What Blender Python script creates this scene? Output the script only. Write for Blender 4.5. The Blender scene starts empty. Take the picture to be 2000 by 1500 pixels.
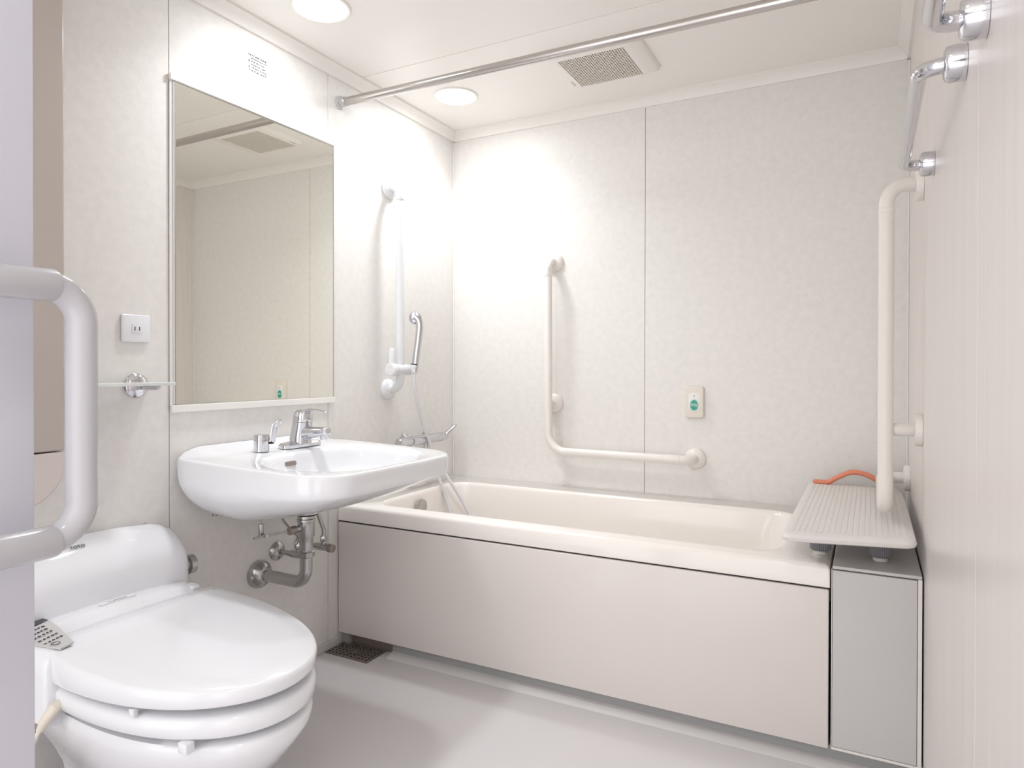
import bpy, bmesh, math, random
from mathutils import Vector, Matrix
PI = math.pi
sc = bpy.context.scene
COL = sc.collection

# ---------------------------------------------------------------- camera, world, exposure
cam_d = bpy.data.cameras.new('camera')
cam = bpy.data.objects.new('camera', cam_d)
COL.objects.link(cam)
cam_d.sensor_width = 36.0
cam_d.lens = 23.7944
cam_d.shift_y = -0.011066
cam_d.clip_start = 0.02
cx, cy, cz = (0.884249, 0.467013, 0.001515), (-0.004467, 0.005215, 0.999976), (0.466994, -0.884235, 0.006697)
cam.matrix_world = Matrix(((cx[0], cy[0], cz[0], 1.8947), (cx[1], cy[1], cz[1], -2.9407), (cx[2], cy[2], cz[2], 1.115), (0, 0, 0, 1)))
sc.camera = cam

sc.view_settings.view_transform = 'Standard'
sc.view_settings.look = 'None'
sc.view_settings.gamma = 1.0
sc.view_settings.use_curve_mapping = False
sc.view_settings.exposure = 0.75

LAMP = 22.0          # downlight diffuser emission
DOWN = 2.3           # downward beam of each downlight, W
WORLD = 1.42
wd = bpy.data.worlds.new('world')
sc.world = wd
wd.use_nodes = True
bg = wd.node_tree.nodes['Background']
bg.inputs[0].default_value = (1.0, 0.99, 0.985, 1)
bg.inputs[1].default_value = WORLD

W = 2.025      # room width
CE = 2.315     # ceiling height
YF = -3.45     # entry end of the room
T = 0.859      # tub depth
ZR = 0.565     # tub rim

# ---------------------------------------------------------------- materials
def mat(name, col, rough=0.5, metal=0.0, spec=0.5, coat=0.0, noise=None, bump=None, grain=False, sheen=None):
    m = bpy.data.materials.new(name)
    m.use_nodes = True
    nt = m.node_tree
    b = nt.nodes['Principled BSDF']
    b.inputs['Base Color'].default_value = (*col, 1)
    b.inputs['Roughness'].default_value = rough
    b.inputs['Metallic'].default_value = metal
    b.inputs['Specular IOR Level'].default_value = spec
    b.inputs['Coat Weight'].default_value = coat
    b.inputs['Coat Roughness'].default_value = 0.08
    tc = nt.nodes.new('ShaderNodeTexCoord')
    mp = nt.nodes.new('ShaderNodeMapping')
    nt.links.new(tc.outputs['Object'], mp.inputs[0])
    if grain:
        mp.inputs['Scale'].default_value = grain
    if noise:
        sc_, amt = noise
        n = nt.nodes.new('ShaderNodeTexNoise')
        n.inputs['Scale'].default_value = sc_
        n.inputs['Detail'].default_value = 6
        n.inputs['Roughness'].default_value = 0.62
        nt.links.new(mp.outputs[0], n.inputs['Vector'])
        r = nt.nodes.new('ShaderNodeValToRGB')
        r.color_ramp.elements[0].position = 0.36
        r.color_ramp.elements[1].position = 0.64
        r.color_ramp.elements[0].color = (*[c * (1 - amt) for c in col], 1)
        r.color_ramp.elements[1].color = (*[min(1, c * (1 + amt * 0.5)) for c in col], 1)
        nt.links.new(n.outputs[0], r.inputs[0])
        nt.links.new(r.outputs[0], b.inputs['Base Color'])
    if bump:
        n2 = nt.nodes.new('ShaderNodeTexNoise')
        n2.inputs['Scale'].default_value = bump[0]
        n2.inputs['Detail'].default_value = 4
        nt.links.new(mp.outputs[0], n2.inputs['Vector'])
        bp = nt.nodes.new('ShaderNodeBump')
        bp.inputs['Strength'].default_value = bump[1]
        bp.inputs['Distance'].default_value = 0.002
        nt.links.new(n2.outputs[0], bp.inputs['Height'])
        nt.links.new(bp.outputs[0], b.inputs['Normal'])
    return m

M = {}
M['wall'] = mat('wall_panel', (0.83, 0.805, 0.775), 0.42, noise=(34, 0.035), bump=(160, 0.12))
M['wallr'] = mat('wall_grain_panel', (0.84, 0.785, 0.755), 0.30, noise=(60, 0.035), grain=(1.0, 1.0, 0.035))
M['seam'] = mat('seam_dark', (0.42, 0.38, 0.34), 0.8)
M['ceil'] = mat('ceiling_panel', (0.93, 0.90, 0.86), 0.38)
M['corn'] = mat('cornice_plastic', (0.88, 0.85, 0.81), 0.4)
M['floor'] = mat('floor_sheet', (0.72, 0.695, 0.705), 0.34, noise=(220, 0.03), bump=(300, 0.1))
M['apron'] = mat('apron_panel', (0.80, 0.745, 0.71), 0.22)
M['tub'] = mat('tub_acrylic', (0.93, 0.88, 0.835), 0.16, coat=0.3)
M['rim'] = mat('rim_acrylic', (0.86, 0.815, 0.775), 0.16, coat=0.3)
M['grey'] = mat('grey_panel', (0.64, 0.62, 0.61), 0.4)
M['kick'] = mat('kick_grey', (0.36, 0.36, 0.365), 0.45)
M['cer'] = mat('ceramic_white', (0.85, 0.855, 0.885), 0.08, coat=0.5)
M['plas'] = mat('plastic_white', (0.85, 0.855, 0.885), 0.12, coat=0.3)
M['plasw'] = mat('plastic_warm', (0.80, 0.765, 0.72), 0.4)
M['rail'] = mat('rail_ivory', (0.87, 0.83, 0.79), 0.32)
M['railw'] = mat('rail_white', (0.80, 0.80, 0.82), 0.25)
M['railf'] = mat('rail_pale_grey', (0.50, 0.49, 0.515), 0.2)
M['chrome'] = mat('chrome', (0.66, 0.66, 0.69), 0.07, metal=1.0)
M['steel'] = mat('brushed_steel', (0.52, 0.51, 0.50), 0.24, metal=1.0)
M['rodm'] = mat('rod_steel', (0.56, 0.53, 0.51), 0.22, metal=1.0)
M['dsteel'] = mat('aged_steel', (0.36, 0.31, 0.28), 0.4, metal=0.7)
M['black'] = mat('black_rubber', (0.02, 0.02, 0.02), 0.6)
M['hole'] = mat('dark_hole', (0.035, 0.03, 0.028), 0.9)
M['grille'] = mat('grille_beige', (0.80, 0.74, 0.67), 0.5)
M['gdark'] = mat('grille_cavity', (0.10, 0.085, 0.075), 0.8)
M['part'] = mat('partition_lilac', (0.62, 0.615, 0.68), 0.35)
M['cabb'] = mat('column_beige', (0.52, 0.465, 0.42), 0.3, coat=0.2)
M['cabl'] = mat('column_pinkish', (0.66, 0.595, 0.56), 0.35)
M['orange'] = mat('orange_plastic', (0.80, 0.27, 0.16), 0.4)
M['board'] = mat('board_plastic', (0.80, 0.765, 0.74), 0.42)
M['foot'] = mat('foot_grey', (0.22, 0.22, 0.235), 0.6)
M['green'] = mat('green_button', (0.03, 0.38, 0.26), 0.3)
M['pgreen'] = mat('pale_green', (0.62, 0.76, 0.70), 0.35)
M['cplate'] = mat('call_plate', (0.80, 0.74, 0.66), 0.35)
M['sticker'] = mat('sticker_film', (0.84, 0.83, 0.82), 0.3)
M['ink'] = mat('ink_grey', (0.42, 0.42, 0.44), 0.6)
M['inkd'] = mat('ink_black', (0.10, 0.10, 0.11), 0.6)
M['keys'] = mat('control_film', (0.58, 0.57, 0.56), 0.35)
M['lcd'] = mat('lcd_black', (0.03, 0.03, 0.035), 0.2)
M['cord'] = mat('cord_cream', (0.80, 0.73, 0.63), 0.45)

mm = bpy.data.materials.new('mirror_silver'); mm.use_nodes = True
b_ = mm.node_tree.nodes['Principled BSDF']
b_.inputs['Base Color'].default_value = (0.86, 0.86, 0.80, 1); b_.inputs['Metallic'].default_value = 1; b_.inputs['Roughness'].default_value = 0.0
M['mirror'] = mm
em = bpy.data.materials.new('lamp_glow'); em.use_nodes = True
b_ = em.node_tree.nodes['Principled BSDF']
b_.inputs['Base Color'].default_value = (0.9, 0.9, 0.9, 1)
b_.inputs['Emission Color'].default_value = (0.945, 0.975, 1.0, 1); b_.inputs['Emission Strength'].default_value = LAMP
M['glow'] = em
em2 = em.copy(); em2.name = 'lamp_glow_dim'; em2.node_tree.nodes['Principled BSDF'].inputs['Emission Strength'].default_value = LAMP * 0.35
M['glow_dim'] = em2
gm = bpy.data.materials.new('shelf_glass'); gm.use_nodes = True
b_ = gm.node_tree.nodes['Principled BSDF']
b_.inputs['Base Color'].default_value = (0.96, 0.985, 0.97, 1); b_.inputs['Roughness'].default_value = 0.12
b_.inputs['Transmission Weight'].default_value = 0.35; b_.inputs['IOR'].default_value = 1.3
M['glass'] = gm

# ---------------------------------------------------------------- mesh helpers
def obj(name, bm, m, parent=None, smooth=True, angle=35):
    me = bpy.data.meshes.new(name)
    bmesh.ops.recalc_face_normals(bm, faces=bm.faces)
    bm.to_mesh(me); bm.free()
    for p in me.polygons: p.use_smooth = smooth
    if smooth:
        try: me.set_sharp_from_angle(angle=math.radians(angle))
        except Exception: pass
    me.materials.append(M[m] if isinstance(m, str) else m)
    o = bpy.data.objects.new(name, me)
    COL.objects.link(o)
    if parent is not None:
        o.parent = parent
    return o

def tag(o, label=None, cat=None, group=None, kind=None):
    if label: o['label'] = label
    if cat: o['category'] = cat
    if group: o['group'] = group
    if kind: o['kind'] = kind
    return o

def thing(name, label, cat, loc=(0, 0, 0), group=None):
    o = bpy.data.objects.new(name, None)
    COL.objects.link(o)
    o.empty_display_size = 0.05
    o.location = loc
    return tag(o, label, cat, group)

BM = bmesh.new
OFF = Vector((0, 0, 0))     # shapes are written in room coordinates; parts of a thing subtract its base

def vec(p): return Vector(p) - OFF

def box(bm, a, b, bev=0.0, seg=2):
    a = vec(a); b = vec(b)
    lo = Vector([min(a[i], b[i]) for i in range(3)]); hi = Vector([max(a[i], b[i]) for i in range(3)])
    vs = [bm.verts.new((x, y, z)) for x in (lo.x, hi.x) for y in (lo.y, hi.y) for z in (lo.z, hi.z)]
    fs = [bm.faces.new([vs[i] for i in q]) for q in ((0, 1, 3, 2), (4, 6, 7, 5), (0, 4, 5, 1), (2, 3, 7, 6), (0, 2, 6, 4), (1, 5, 7, 3))]
    if bev > 0:
        es = list({e for f in fs for e in f.edges})
        bmesh.ops.bevel(bm, geom=es, offset=bev, segments=seg, affect='EDGES', profile=0.5)
    return bm

def loft(bm, rings, cap0=True, cap1=True, closed=True):
    R = [[bm.verts.new(vec(p)) for p in r] for r in rings]
    n = len(R[0])
    for a, b in zip(R[:-1], R[1:]):
        for i in range(n if closed else n - 1):
            j = (i + 1) % n
            try: bm.faces.new((a[i], a[j], b[j], b[i]))
            except ValueError: pass
    if cap0: bm.faces.new(R[0][::-1])
    if cap1: bm.faces.new(R[-1])
    return bm

def fillet(pts, rad, n=8):
    P = [Vector(p) for p in pts]
    out = [P[0]]
    for i in range(1, len(P) - 1):
        r = rad[i] if isinstance(rad, (list, tuple)) else rad
        a, b, c = P[i - 1], P[i], P[i + 1]
        u = (a - b).normalized(); v = (c - b).normalized()
        ang = u.angle(v)
        if r <= 0 or ang > PI - 0.02:
            out.append(b); continue
        d = min(r / math.tan(ang / 2), (a - b).length * 0.49 if i > 1 else (a - b).length * .98, (c - b).length * 0.49 if i < len(P) - 2 else (c - b).length * .98)
        rr = d * math.tan(ang / 2)
        cen = b + (u + v).normalized() * (rr / math.sin(ang / 2))
        s = b + u * d; e = b + v * d
        sv = s - cen; ev = e - cen
        th = sv.angle(ev)
        for k in range(n + 1):
            t = k / n
            out.append(cen + (sv * math.sin((1 - t) * th) + ev * math.sin(t * th)) / math.sin(th))
    out.append(P[-1])
    return out

def spline(pts, n=8):
    P = [Vector(p) for p in pts]
    P = [P[0] * 2 - P[1]] + P + [P[-1] * 2 - P[-2]]
    out = []
    for i in range(1, len(P) - 2):
        for k in range(n):
            t = k / n
            out.append(0.5 * ((2 * P[i]) + (P[i + 1] - P[i - 1]) * t + (2 * P[i - 1] - 5 * P[i] + 4 * P[i + 1] - P[i + 2]) * t * t + (3 * P[i] - P[i - 1] - 3 * P[i + 1] + P[i + 2]) * t ** 3))
    out.append(P[-2])
    return out

def tube(bm, path, r, n=20, caps=True, flat=None):
    P = [Vector(p) for p in path]
    up = None
    rings = []
    for i, p in enumerate(P):
        t = ((P[min(i + 1, len(P) - 1)] - P[max(i - 1, 0)])).normalized()
        if up is None:
            up = Vector((0, 0, 1)) if abs(t.z) < 0.9 else Vector((1, 0, 0))
        up = (up - t * up.dot(t)).normalized()
        s = t.cross(up)
        rr = r[i] if isinstance(r, (list, tuple)) else r
        f = flat or 1.0
        rings.append([p + (s * math.cos(2 * PI * k / n) + up * math.sin(2 * PI * k / n) * f) * rr for k in range(n)])
    return loft(bm, rings, caps, caps)

def cyl(bm, a, b, r, n=32, bev=0.0):
    a = Vector(a); b = Vector(b)
    if bev > 0:
        d = (b - a).normalized()
        return tube(bm, [a, a + d * bev * .01, a + d * bev, b - d * bev, b - d * bev * .3, b], [r - bev, r - bev * .9, r, r, r - bev * .3, r - bev], n)
    return tube(bm, [a, b], r, n)

def lathe(bm, o, ax, prof, n=36, cap0=True, cap1=True):
    o = Vector(o); ax = Vector(ax).normalized()
    u = ax.orthogonal().normalized(); v = ax.cross(u)
    rings = [[o + ax * h + (u * math.cos(2 * PI * k / n) + v * math.sin(2 * PI * k / n)) * max(r, 1e-4) for k in range(n)] for h, r in prof]
    return loft(bm, rings, cap0, cap1)

def rrect(x0, x1, y0, y1, r, z, n=6):
    out = []
    for (cx_, cy_, a0) in ((x1 - r, y1 - r, 0), (x0 + r, y1 - r, 90), (x0 + r, y0 + r, 180), (x1 - r, y0 + r, 270)):
        for k in range(n + 1):
            a = math.radians(a0 + 90 * k / n)
            out.append((cx_ + r * math.cos(a), cy_ + r * math.sin(a), z))
    return out

def text_mesh(name, s, size, o, ux, uy, m, parent, depth=0.0004):
    """flat lettering: o = centre, ux reading direction, uy up direction"""
    cu = bpy.data.curves.new('lettering', 'FONT')
    cu.body = s; cu.size = size; cu.align_x = 'CENTER'; cu.align_y = 'CENTER'; cu.extrude = depth
    tmp = bpy.data.objects.new('lettering', cu)
    COL.objects.link(tmp)
    dg = bpy.context.evaluated_depsgraph_get()
    me = bpy.data.meshes.new_from_object(tmp.evaluated_get(dg))
    COL.objects.unlink(tmp); bpy.data.objects.remove(tmp)
    ux = Vector(ux).normalized(); uy = Vector(uy).normalized(); uz = ux.cross(uy)
    ov = vec(o)
    for v in me.vertices:
        v.co = ov + ux * v.co.x + uy * v.co.y + uz * v.co.z
    me.materials.clear()
    me.materials.append(M[m])
    ob = bpy.data.objects.new(name, me)
    COL.objects.link(ob)
    if parent is not None: ob.parent = parent
    return ob

def struct(name, bm, m, smooth=False):
    o = obj(name, bm, m, None, smooth)
    o['kind'] = 'structure'
    return o

# ---------------------------------------------------------------- the room
def panel_wall(name, m, axis, pos, out, cuts, z0, z1, th=0.06):
    """wall of panels parted by narrow grooves; its face at axis=pos, body on the `out` side"""
    bm = BM()
    g = 0.0012
    for i in range(len(cuts) - 1):
        a = cuts[i] + (g if i > 0 else 0); b = cuts[i + 1] - (g if i < len(cuts) - 2 else 0)
        lo, hi = sorted((pos, pos + out * 0.004))
        if axis == 'x': box(bm, (lo, a, z0), (hi, b, z1), 0.0008, 1)
        else: box(bm, (a, lo, z0), (b, hi, z1), 0.0008, 1)
    w = struct(name, bm, m)
    bm = BM()
    lo, hi = sorted((pos + out * 0.0035, pos + out * th))
    if axis == 'x': box(bm, (lo, cuts[0], z0), (hi, cuts[-1], z1))
    else: box(bm, (cuts[0], lo, z0), (cuts[-1], hi, z1))
    o = obj('seam_backing', bm, 'seam', w, False)
    return w

panel_wall('wall_left', 'wall', 'x', 0.0, -1, [YF, -2.50, -1.599, -0.912, 0.0], 0.0, CE)
panel_wall('wall_back', 'wall', 'y', 0.0, 1, [0.0, 1.010, W], 0.0, CE)
panel_wall('wall_right', 'wallr', 'x', W, 1, [YF, -1.822, -0.915, 0.0], 0.0, CE)
bm = BM(); box(bm, (-0.06, YF, -0.08), (W + 0.06, 0.06, 0.0)); struct('floor', bm, 'floor')
bm = BM()
for a, b in ((YF, -1.9), (-1.897, -0.752), (-0.749, 0.0)):
    box(bm, (0, a, CE), (W, b, CE + 0.004), 0.0008, 1)
c = struct('ceiling', bm, 'ceil')
bm = BM(); box(bm, (-0.06, YF, CE + 0.0035), (W + 0.06, 0.06, CE + 0.06)); obj('seam_backing', bm, 'corn', c, False)

def cornice(name, p0, p1, inward):
    p0 = Vector(p0); p1 = Vector(p1); n = Vector(inward)
    prof = [(0, 0), (0.010, 0), (0.014, 0.010), (0.022, 0.022), (0.036, 0.031), (0.042, 0.034), (0.042, 0.042), (0, 0.042)]
    bm = BM()
    loft(bm, [[p + n * u + Vector((0, 0, v - 0.042)) for u, v in prof] for p in (p0, p1)])
    struct(name, bm, 'corn', True)
cornice('trim_1', (0, YF, CE), (0, 0, CE), (1, 0, 0))
cornice('trim_2', (0, 0, CE), (W, 0, CE), (0, -1, 0))
cornice('trim_3', (W, 0, CE), (W, YF, CE), (-1, 0, 0))
# corner bead strips
bm = BM(); box(bm, (0.0, -0.006, ZR), (0.006, 0, CE - 0.04), 0.002, 1); struct('trim_4', bm, 'corn')
bm = BM(); box(bm, (W - 0.006, -0.006, ZR), (W, 0, CE - 0.04), 0.002, 1); struct('trim_5', bm, 'corn')
bm = BM(); box(bm, (0.0, -2.6, 0.0), (0.012, -T - 0.002, 0.032), 0.003, 2); struct('baseboard_left', bm, 'grey')
bm = BM(); box(bm, (W - 0.012, YF, 0.0), (W, -T - 0.01, 0.032), 0.003, 2); struct('baseboard_right', bm, 'grey')

# ---------------------------------------------------------------- ceiling lamps
def downlight(x, y, label, power=1.0):
    global OFF
    t = thing('ceiling_light', label, 'ceiling light', (x, y, CE), 'recessed round downlights'); OFF = Vector((x, y, CE))
    bm = BM()
    lathe(bm, (x, y, CE), (0, 0, -1), [(0, 0.098), (0.004, 0.098), (0.006, 0.094), (0.005, 0.088), (0.0, 0.086)], 48, False, False)
    obj('trim_ring', bm, 'corn', t)
    bm = BM()
    lathe(bm, (x, y, CE), (0, 0, -1), [(0.001, 0.086), (0.0035, 0.080), (0.0045, 0.05), (0.005, 0.001)], 48, False, True)
    obj('diffuser', bm, 'glow' if power == 1.0 else 'glow_dim', t)
    ld = bpy.data.lights.new('beam', 'AREA'); ld.shape = 'DISK'; ld.size = 0.15; ld.energy = DOWN * power
    ld.color = (0.935, 0.972, 1.0); ld.spread = math.radians(130)
    lo = bpy.data.objects.new('beam', ld); COL.objects.link(lo); lo.parent = t; lo.location = (0, 0, -0.008)
    OFF = Vector((0, 0, 0))
downlight(0.275, -1.24, 'round white downlight in the ceiling above the washbasin mirror')
downlight(0.275, -0.41, 'round white downlight in the ceiling over the bathtub end')
downlight(1.60, -2.72, 'unseen downlight added by the entry to light the foreground', 0.35)  # added out of view as dim fill for the foreground

# ---------------------------------------------------------------- ventilation grille
OFF = Vector((0.97, -0.44, CE))
t = thing('ceiling_vent', 'square beige ventilation fan cover with fine mesh grille in the ceiling', 'vent', OFF)
x0, x1, y0, y1 = 0.78, 1.16, -0.615, -0.27
bm = BM()
gx0, gx1, gy0, gy1 = 0.825, 1.09, -0.545, -0.285
def vring(x0, x1, y0, y1, r, z): return rrect(x0, x1, y0, y1, r, z, 5)
loft(bm, [vring(x0, x1, y0, y1, .02, CE), vring(x0 + .004, x1 - .004, y0 + .004, y1 - .004, .02, CE - .012), vring(x0 + .02, x1 - .02, y0 + .02, y1 - .02, .016, CE - .019),
          vring(gx0, gx1, gy0, gy1, .003, CE - .021), vring(gx0, gx1, gy0, gy1, .003, CE - .006)], False, False)
obj('cover', bm, 'corn', t, True, 50)
bm = BM(); box(bm, (gx0, gy0, CE - .007), (gx1, gy1, CE - .002)); obj('cavity', bm, 'gdark', t, False)
bm = BM()
nx, ny = 27, 20
for i in range(nx + 1):
    x = gx0 + (gx1 - gx0) * i / nx
    box(bm, (x - .0019, gy0, CE - .0205), (x + .0019, gy1, CE - .0185))
for j in range(ny + 1):
    y = gy0 + (gy1 - gy0) * j / ny
    box(bm, (gx0, y - .0022, CE - .020), (gx1, y + .0022, CE - .018))
obj('grille', bm, 'grille', t, False)
text_mesh('logo', 'TOTO', 0.016, (0.805, -0.33, CE - .0195), (0, -1, 0), (-1, 0, 0), 'ink', t)
OFF = Vector((0, 0, 0))

# ---------------------------------------------------------------- curtain rod
OFF = Vector((0, -0.846, 2.183))
t = thing('curtain_rod', 'brushed steel shower curtain rod crossing below the ceiling', 'curtain rod', OFF)
bm = BM(); cyl(bm, (0.02, -0.846, 2.183), (W - 0.02, -0.846, 2.170), 0.0165, 32); obj('rod', bm, 'rodm', t)
for x, s in ((0.0005, 1), (W - 0.0005, -1)):
    z = 2.183 if s > 0 else 2.170
    bm = BM(); lathe(bm, (x, -0.846, z), (s, 0, 0), [(0, .026), (.004, .027), (.012, .025), (.014, .021), (.03, .021), (.032, .0185), (.034, .0175)], 32); obj('end_bracket', bm, 'chrome', t)
OFF = Vector((0, 0, 0))

# ---------------------------------------------------------------- mirror
OFF = Vector((0, -1.24, 0.99))
t = thing('wall_mirror', 'tall frameless mirror with thin metal edges above the washbasin', 'mirror', OFF)
MY0, MY1, MZ0, MZ1 = -1.588, -0.892, 0.995, 1.995
bm = BM(); box(bm, (0.001, MY0 + .004, MZ0 + .006), (0.009, MY1 - .002, MZ1 - .003)); obj('glass', bm, 'mirror', t, False)
bm = BM(); box(bm, (0.0008, MY0 - .012, MZ0 - .018), (0.014, MY1 + .004, MZ0 + .005), 0.002); obj('bottom_rail', bm, 'corn', t, False)
bm = BM(); box(bm, (0.0008, MY0 - .004, MZ1 - .003), (0.012, MY1 + .002, MZ1 + .003), 0.001); obj('top_rail', bm, 'steel', t, False)
bm = BM(); box(bm, (0.0008, MY0 - .012, MZ0), (0.006, MY0 - .002, MZ1 + .014), 0.001); box(bm, (0.0008, MY0 - .002, MZ0 + .006), (0.010, MY0 + .004, MZ1), 0.001); obj('side_rail', bm, 'corn', t, False)
bm = BM(); box(bm, (0.0092, MY0 + .0005, MZ0 + .006), (0.0104, MY0 + .005, MZ1 - .003)); obj('edge_strip', bm, 'kick', t, False)
bm = BM(); box(bm, (0.0008, MY1 - .002, MZ0), (0.010, MY1 + .002, MZ1), 0.001); obj('side_rail', bm, 'steel', t, False)
bm = BM(); box(bm, (0.0008, MY0 - .014, MZ1 - .002), (0.013, MY0 + .008, MZ1 + .018), 0.002); obj('corner_clip', bm, 'corn', t, False)
OFF = Vector((0, 0, 0))

# sticker with small print
t = thing('wall_sticker', 'small notice of fine grey print on the wall above the mirror', 'sticker', (0.0005, -1.255, 2.17))
OFF = Vector((0.0005, -1.255, 2.17))
bm = BM(); box(bm, (0.0003, -1.306, 2.135), (0.0008, -1.205, 2.205)); obj('film', bm, 'sticker', t, False)
bm = BM()
rnd = random.Random(4)
for k in range(6):
    z = 2.198 - k * 0.0105
    y = -1.300 + (0.012 if k in (1, 3) else 0)
    while y < -1.215 + rnd.uniform(-.02, .004):
        w = rnd.uniform(.003, .009)
        box(bm, (0.0007, y, z - rnd.uniform(.0035, .006)), (0.0012, y + w, z)); y += w + rnd.uniform(.0015, .004)
obj('print', bm, 'inkd', t, False)
OFF = Vector((0, 0, 0))

# ---------------------------------------------------------------- power socket
OFF = Vector((0, -1.71, 1.229))
t = thing('power_outlet', 'white square wall outlet plate with one two-slot socket', 'outlet', OFF)
bm = BM(); box(bm, (0.0005, -1.753, 1.189), (0.010, -1.666, 1.269), 0.004, 3); obj('plate', bm, 'plas', t)
bm = BM(); box(bm, (0.009, -1.724, 1.214), (0.0115, -1.692, 1.242), 0.001); o = obj('socket', bm, 'railw', t)
bm = BM()
for y in (-1.7155, -1.7015): box(bm, (0.0112, y - .0014, 1.2225), (0.0118, y + .0014, 1.2335))
obj('slot', bm, 'hole', o, False)
OFF = Vector((0, 0, 0))

# ---------------------------------------------------------------- glass shelf
OFF = Vector((0, -1.85, 1.055))
t = thing('glass_shelf', 'clear shelf on round chrome wall brackets left of the mirror', 'shelf', OFF)
bm = BM(); box(bm, (0.012, -1.955, 1.064), (0.125, -1.666, 1.073), 0.002); obj('pane', bm, 'glass', t, False)
for y in (-1.706, -1.915):
    bm = BM()
    lathe(bm, (0.0005, y, 1.062), (1, 0, 0), [(0, .036), (.003, .037), (.008, .034), (.014, .024), (.018, .013)], 36)
    cyl(bm, (0.012, y, 1.058), (0.105, y, 1.058), 0.0075, 20, 0.002)
    obj('bracket', bm, 'chrome', t)
OFF = Vector((0, 0, 0))

# ---------------------------------------------------------------- washbasin
SY = -1.26
def zrim(x, y=None):
    z = 0.842 - 0.022 * max(0, x) / 0.62
    if y is not None:     # raised ledge along the wall
        e = min(1, max(0, (0.33 - abs(y)) / 0.10)); e = e * e * (3 - 2 * e)
        z += 0.022 * e * max(0, 1 - x / 0.085)
    return z
def basin_outline(k, s_in=0.0, xf=0.625, hw=0.33, n=96):
    """closed loop in plan: flat against the wall, rounded front corners; inset by s_in"""
    pts = []
    hwk = hw - s_in; xfk = xf - s_in; x0 = 0.002
    r = max(0.11 - s_in * 0.5, 0.03)
    segs = []
    # right side from wall to front corner
    m = 18
    for i in range(m): segs.append((x0 + (xfk - r - x0) * i / m, hwk - 0.0 * i))
    for i in range(m): a = PI / 2 * (1 - i / m); segs.append((xfk - r + r * math.cos(a), hwk - r + r * math.sin(a)))
    m2 = 24
    for i in range(m2): segs.append((xfk, (hwk - r) * (1 - 2 * i / m2)))
    for i in range(m): a = -PI / 2 * i / m; segs.append((xfk - r + r * math.cos(a), -hwk + r + r * math.sin(a)))
    for i in range(m): segs.append((xfk - r - (xfk - r - x0) * i / m, -hwk))
    m3 = 24
    for i in range(m3): segs.append((x0, -hwk + 2 * hwk * i / m3))
    out = []
    for x, y in segs:
        # back corners a little rounded, sides bow outward, front bows slightly
        t_ = min(1, x / xfk)
        bow = 0.012 * math.sin(PI * t_) * (1 if y > 0 else -1) * (abs(y) / hwk)
        fb = 0.012 * (1 - (y / hwk) ** 2) * (x / xfk) ** 4
        narrow = (1 - 0.15 * max(0, 1 - x / 0.06) ** 2) * (1.055 - 0.055 * t_ if y < 0 else 1)
        out.append([x + fb, (y + bow) * narrow])
    return out
CEN = (0.24, 0.0)
def ring_at(loop, c, zf, cen=CEN):
    out = []
    for x, y in loop:
        X = max(0.002, cen[0] + (x - cen[0]) * c); Y = cen[1] + (y - cen[1]) * c
        if x <= 0.003: X = 0.002 if c > 0.35 else max(0.002, cen[0] + (x - cen[0]) * c)
        out.append((X, SY + Y, zf(X, Y)))
    return out
OFF = Vector((0, SY, 0.62))
t = thing('washbasin', 'large white wall-hung washbasin with rounded corners below the mirror', 'washbasin', OFF)
base = basin_outline(0)
def depth(X):
    u = min(1, max(0, (X - 0.20) / 0.43))
    return 0.105 * (1 - u) ** 0.9 + 0.098
rings = []
# underside from centre out to the rim
for c in (0.18, 0.3, 0.42, 0.54, 0.66, 0.76, 0.84, 0.90, 0.945, 0.975, 0.992):
    f = (1 - c ** 4.2) ** 0.60
    rings.append(ring_at(base, c, lambda X, Y, f=f: zrim(X) - 0.054 - (depth(X) - 0.052) * f))
rings.append(ring_at(base, 1.0, lambda X, Y: zrim(X) - 0.046))
rings.append(ring_at(base, 1.0, lambda X, Y: zrim(X, Y) - 0.010))
rings.append(ring_at(base, 0.994, lambda X, Y: zrim(X, Y) - 0.003))
rings.append(ring_at(base, 0.985, lambda X, Y: zrim(X, Y)))
rings.append(ring_at(base, 0.965, lambda X, Y: zrim(X, Y) + 0.0005))
# deck towards the bowl
BC = (0.395, 0.0)
def bowl_loop(s, z):
    out = []
    for x, y in base:
        a = math.atan2(y - 0, x - CEN[0])
        rx, ry, p = 0.200 * s, 0.266 * s, 2.5
        ca, sa = math.cos(a), math.sin(a)
        k = (abs(ca / rx) ** p + abs(sa / ry) ** p) ** (-1 / p)
        out.append((BC[0] + ca * k, SY + BC[1] + sa * k, z(BC[0] + ca * k)))
    return out
_o = rings[-1]; _b = bowl_loop(1.05, lambda x: zrim(x) - 0.002)
for _t in (0.28, 0.5):
    rings.append([(p[0] + (q[0] - p[0]) * _t, p[1] + (q[1] - p[1]) * _t, zrim(p[0] + (q[0] - p[0]) * _t, p[1] + (q[1] - p[1]) * _t - SY)) for p, q in zip(_o, _b)])
rings.append(_b)
rings.append(bowl_loop(1.0, lambda x: zrim(x) - 0.005))
rings.append(bowl_loop(0.975, lambda x: zrim(x) - 0.013))
rings.append(bowl_loop(0.95, lambda x: zrim(x) - 0.030))
rings.append(bowl_loop(0.90, lambda x: zrim(x) - 0.062))
rings.append(bowl_loop(0.80, lambda x: 0.745))
rings.append(bowl_loop(0.62, lambda x: 0.725))
rings.append(bowl_loop(0.35, lambda x: 0.716))
rings.append(bowl_loop(0.10, lambda x: 0.713))
bm = BM(); loft(bm, rings, True, True)
for v in bm.verts:   # underside skirt towards the wall, keep wall side flat
    pass
ob = obj('basin', bm, 'cer', t, True, 80)
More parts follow.
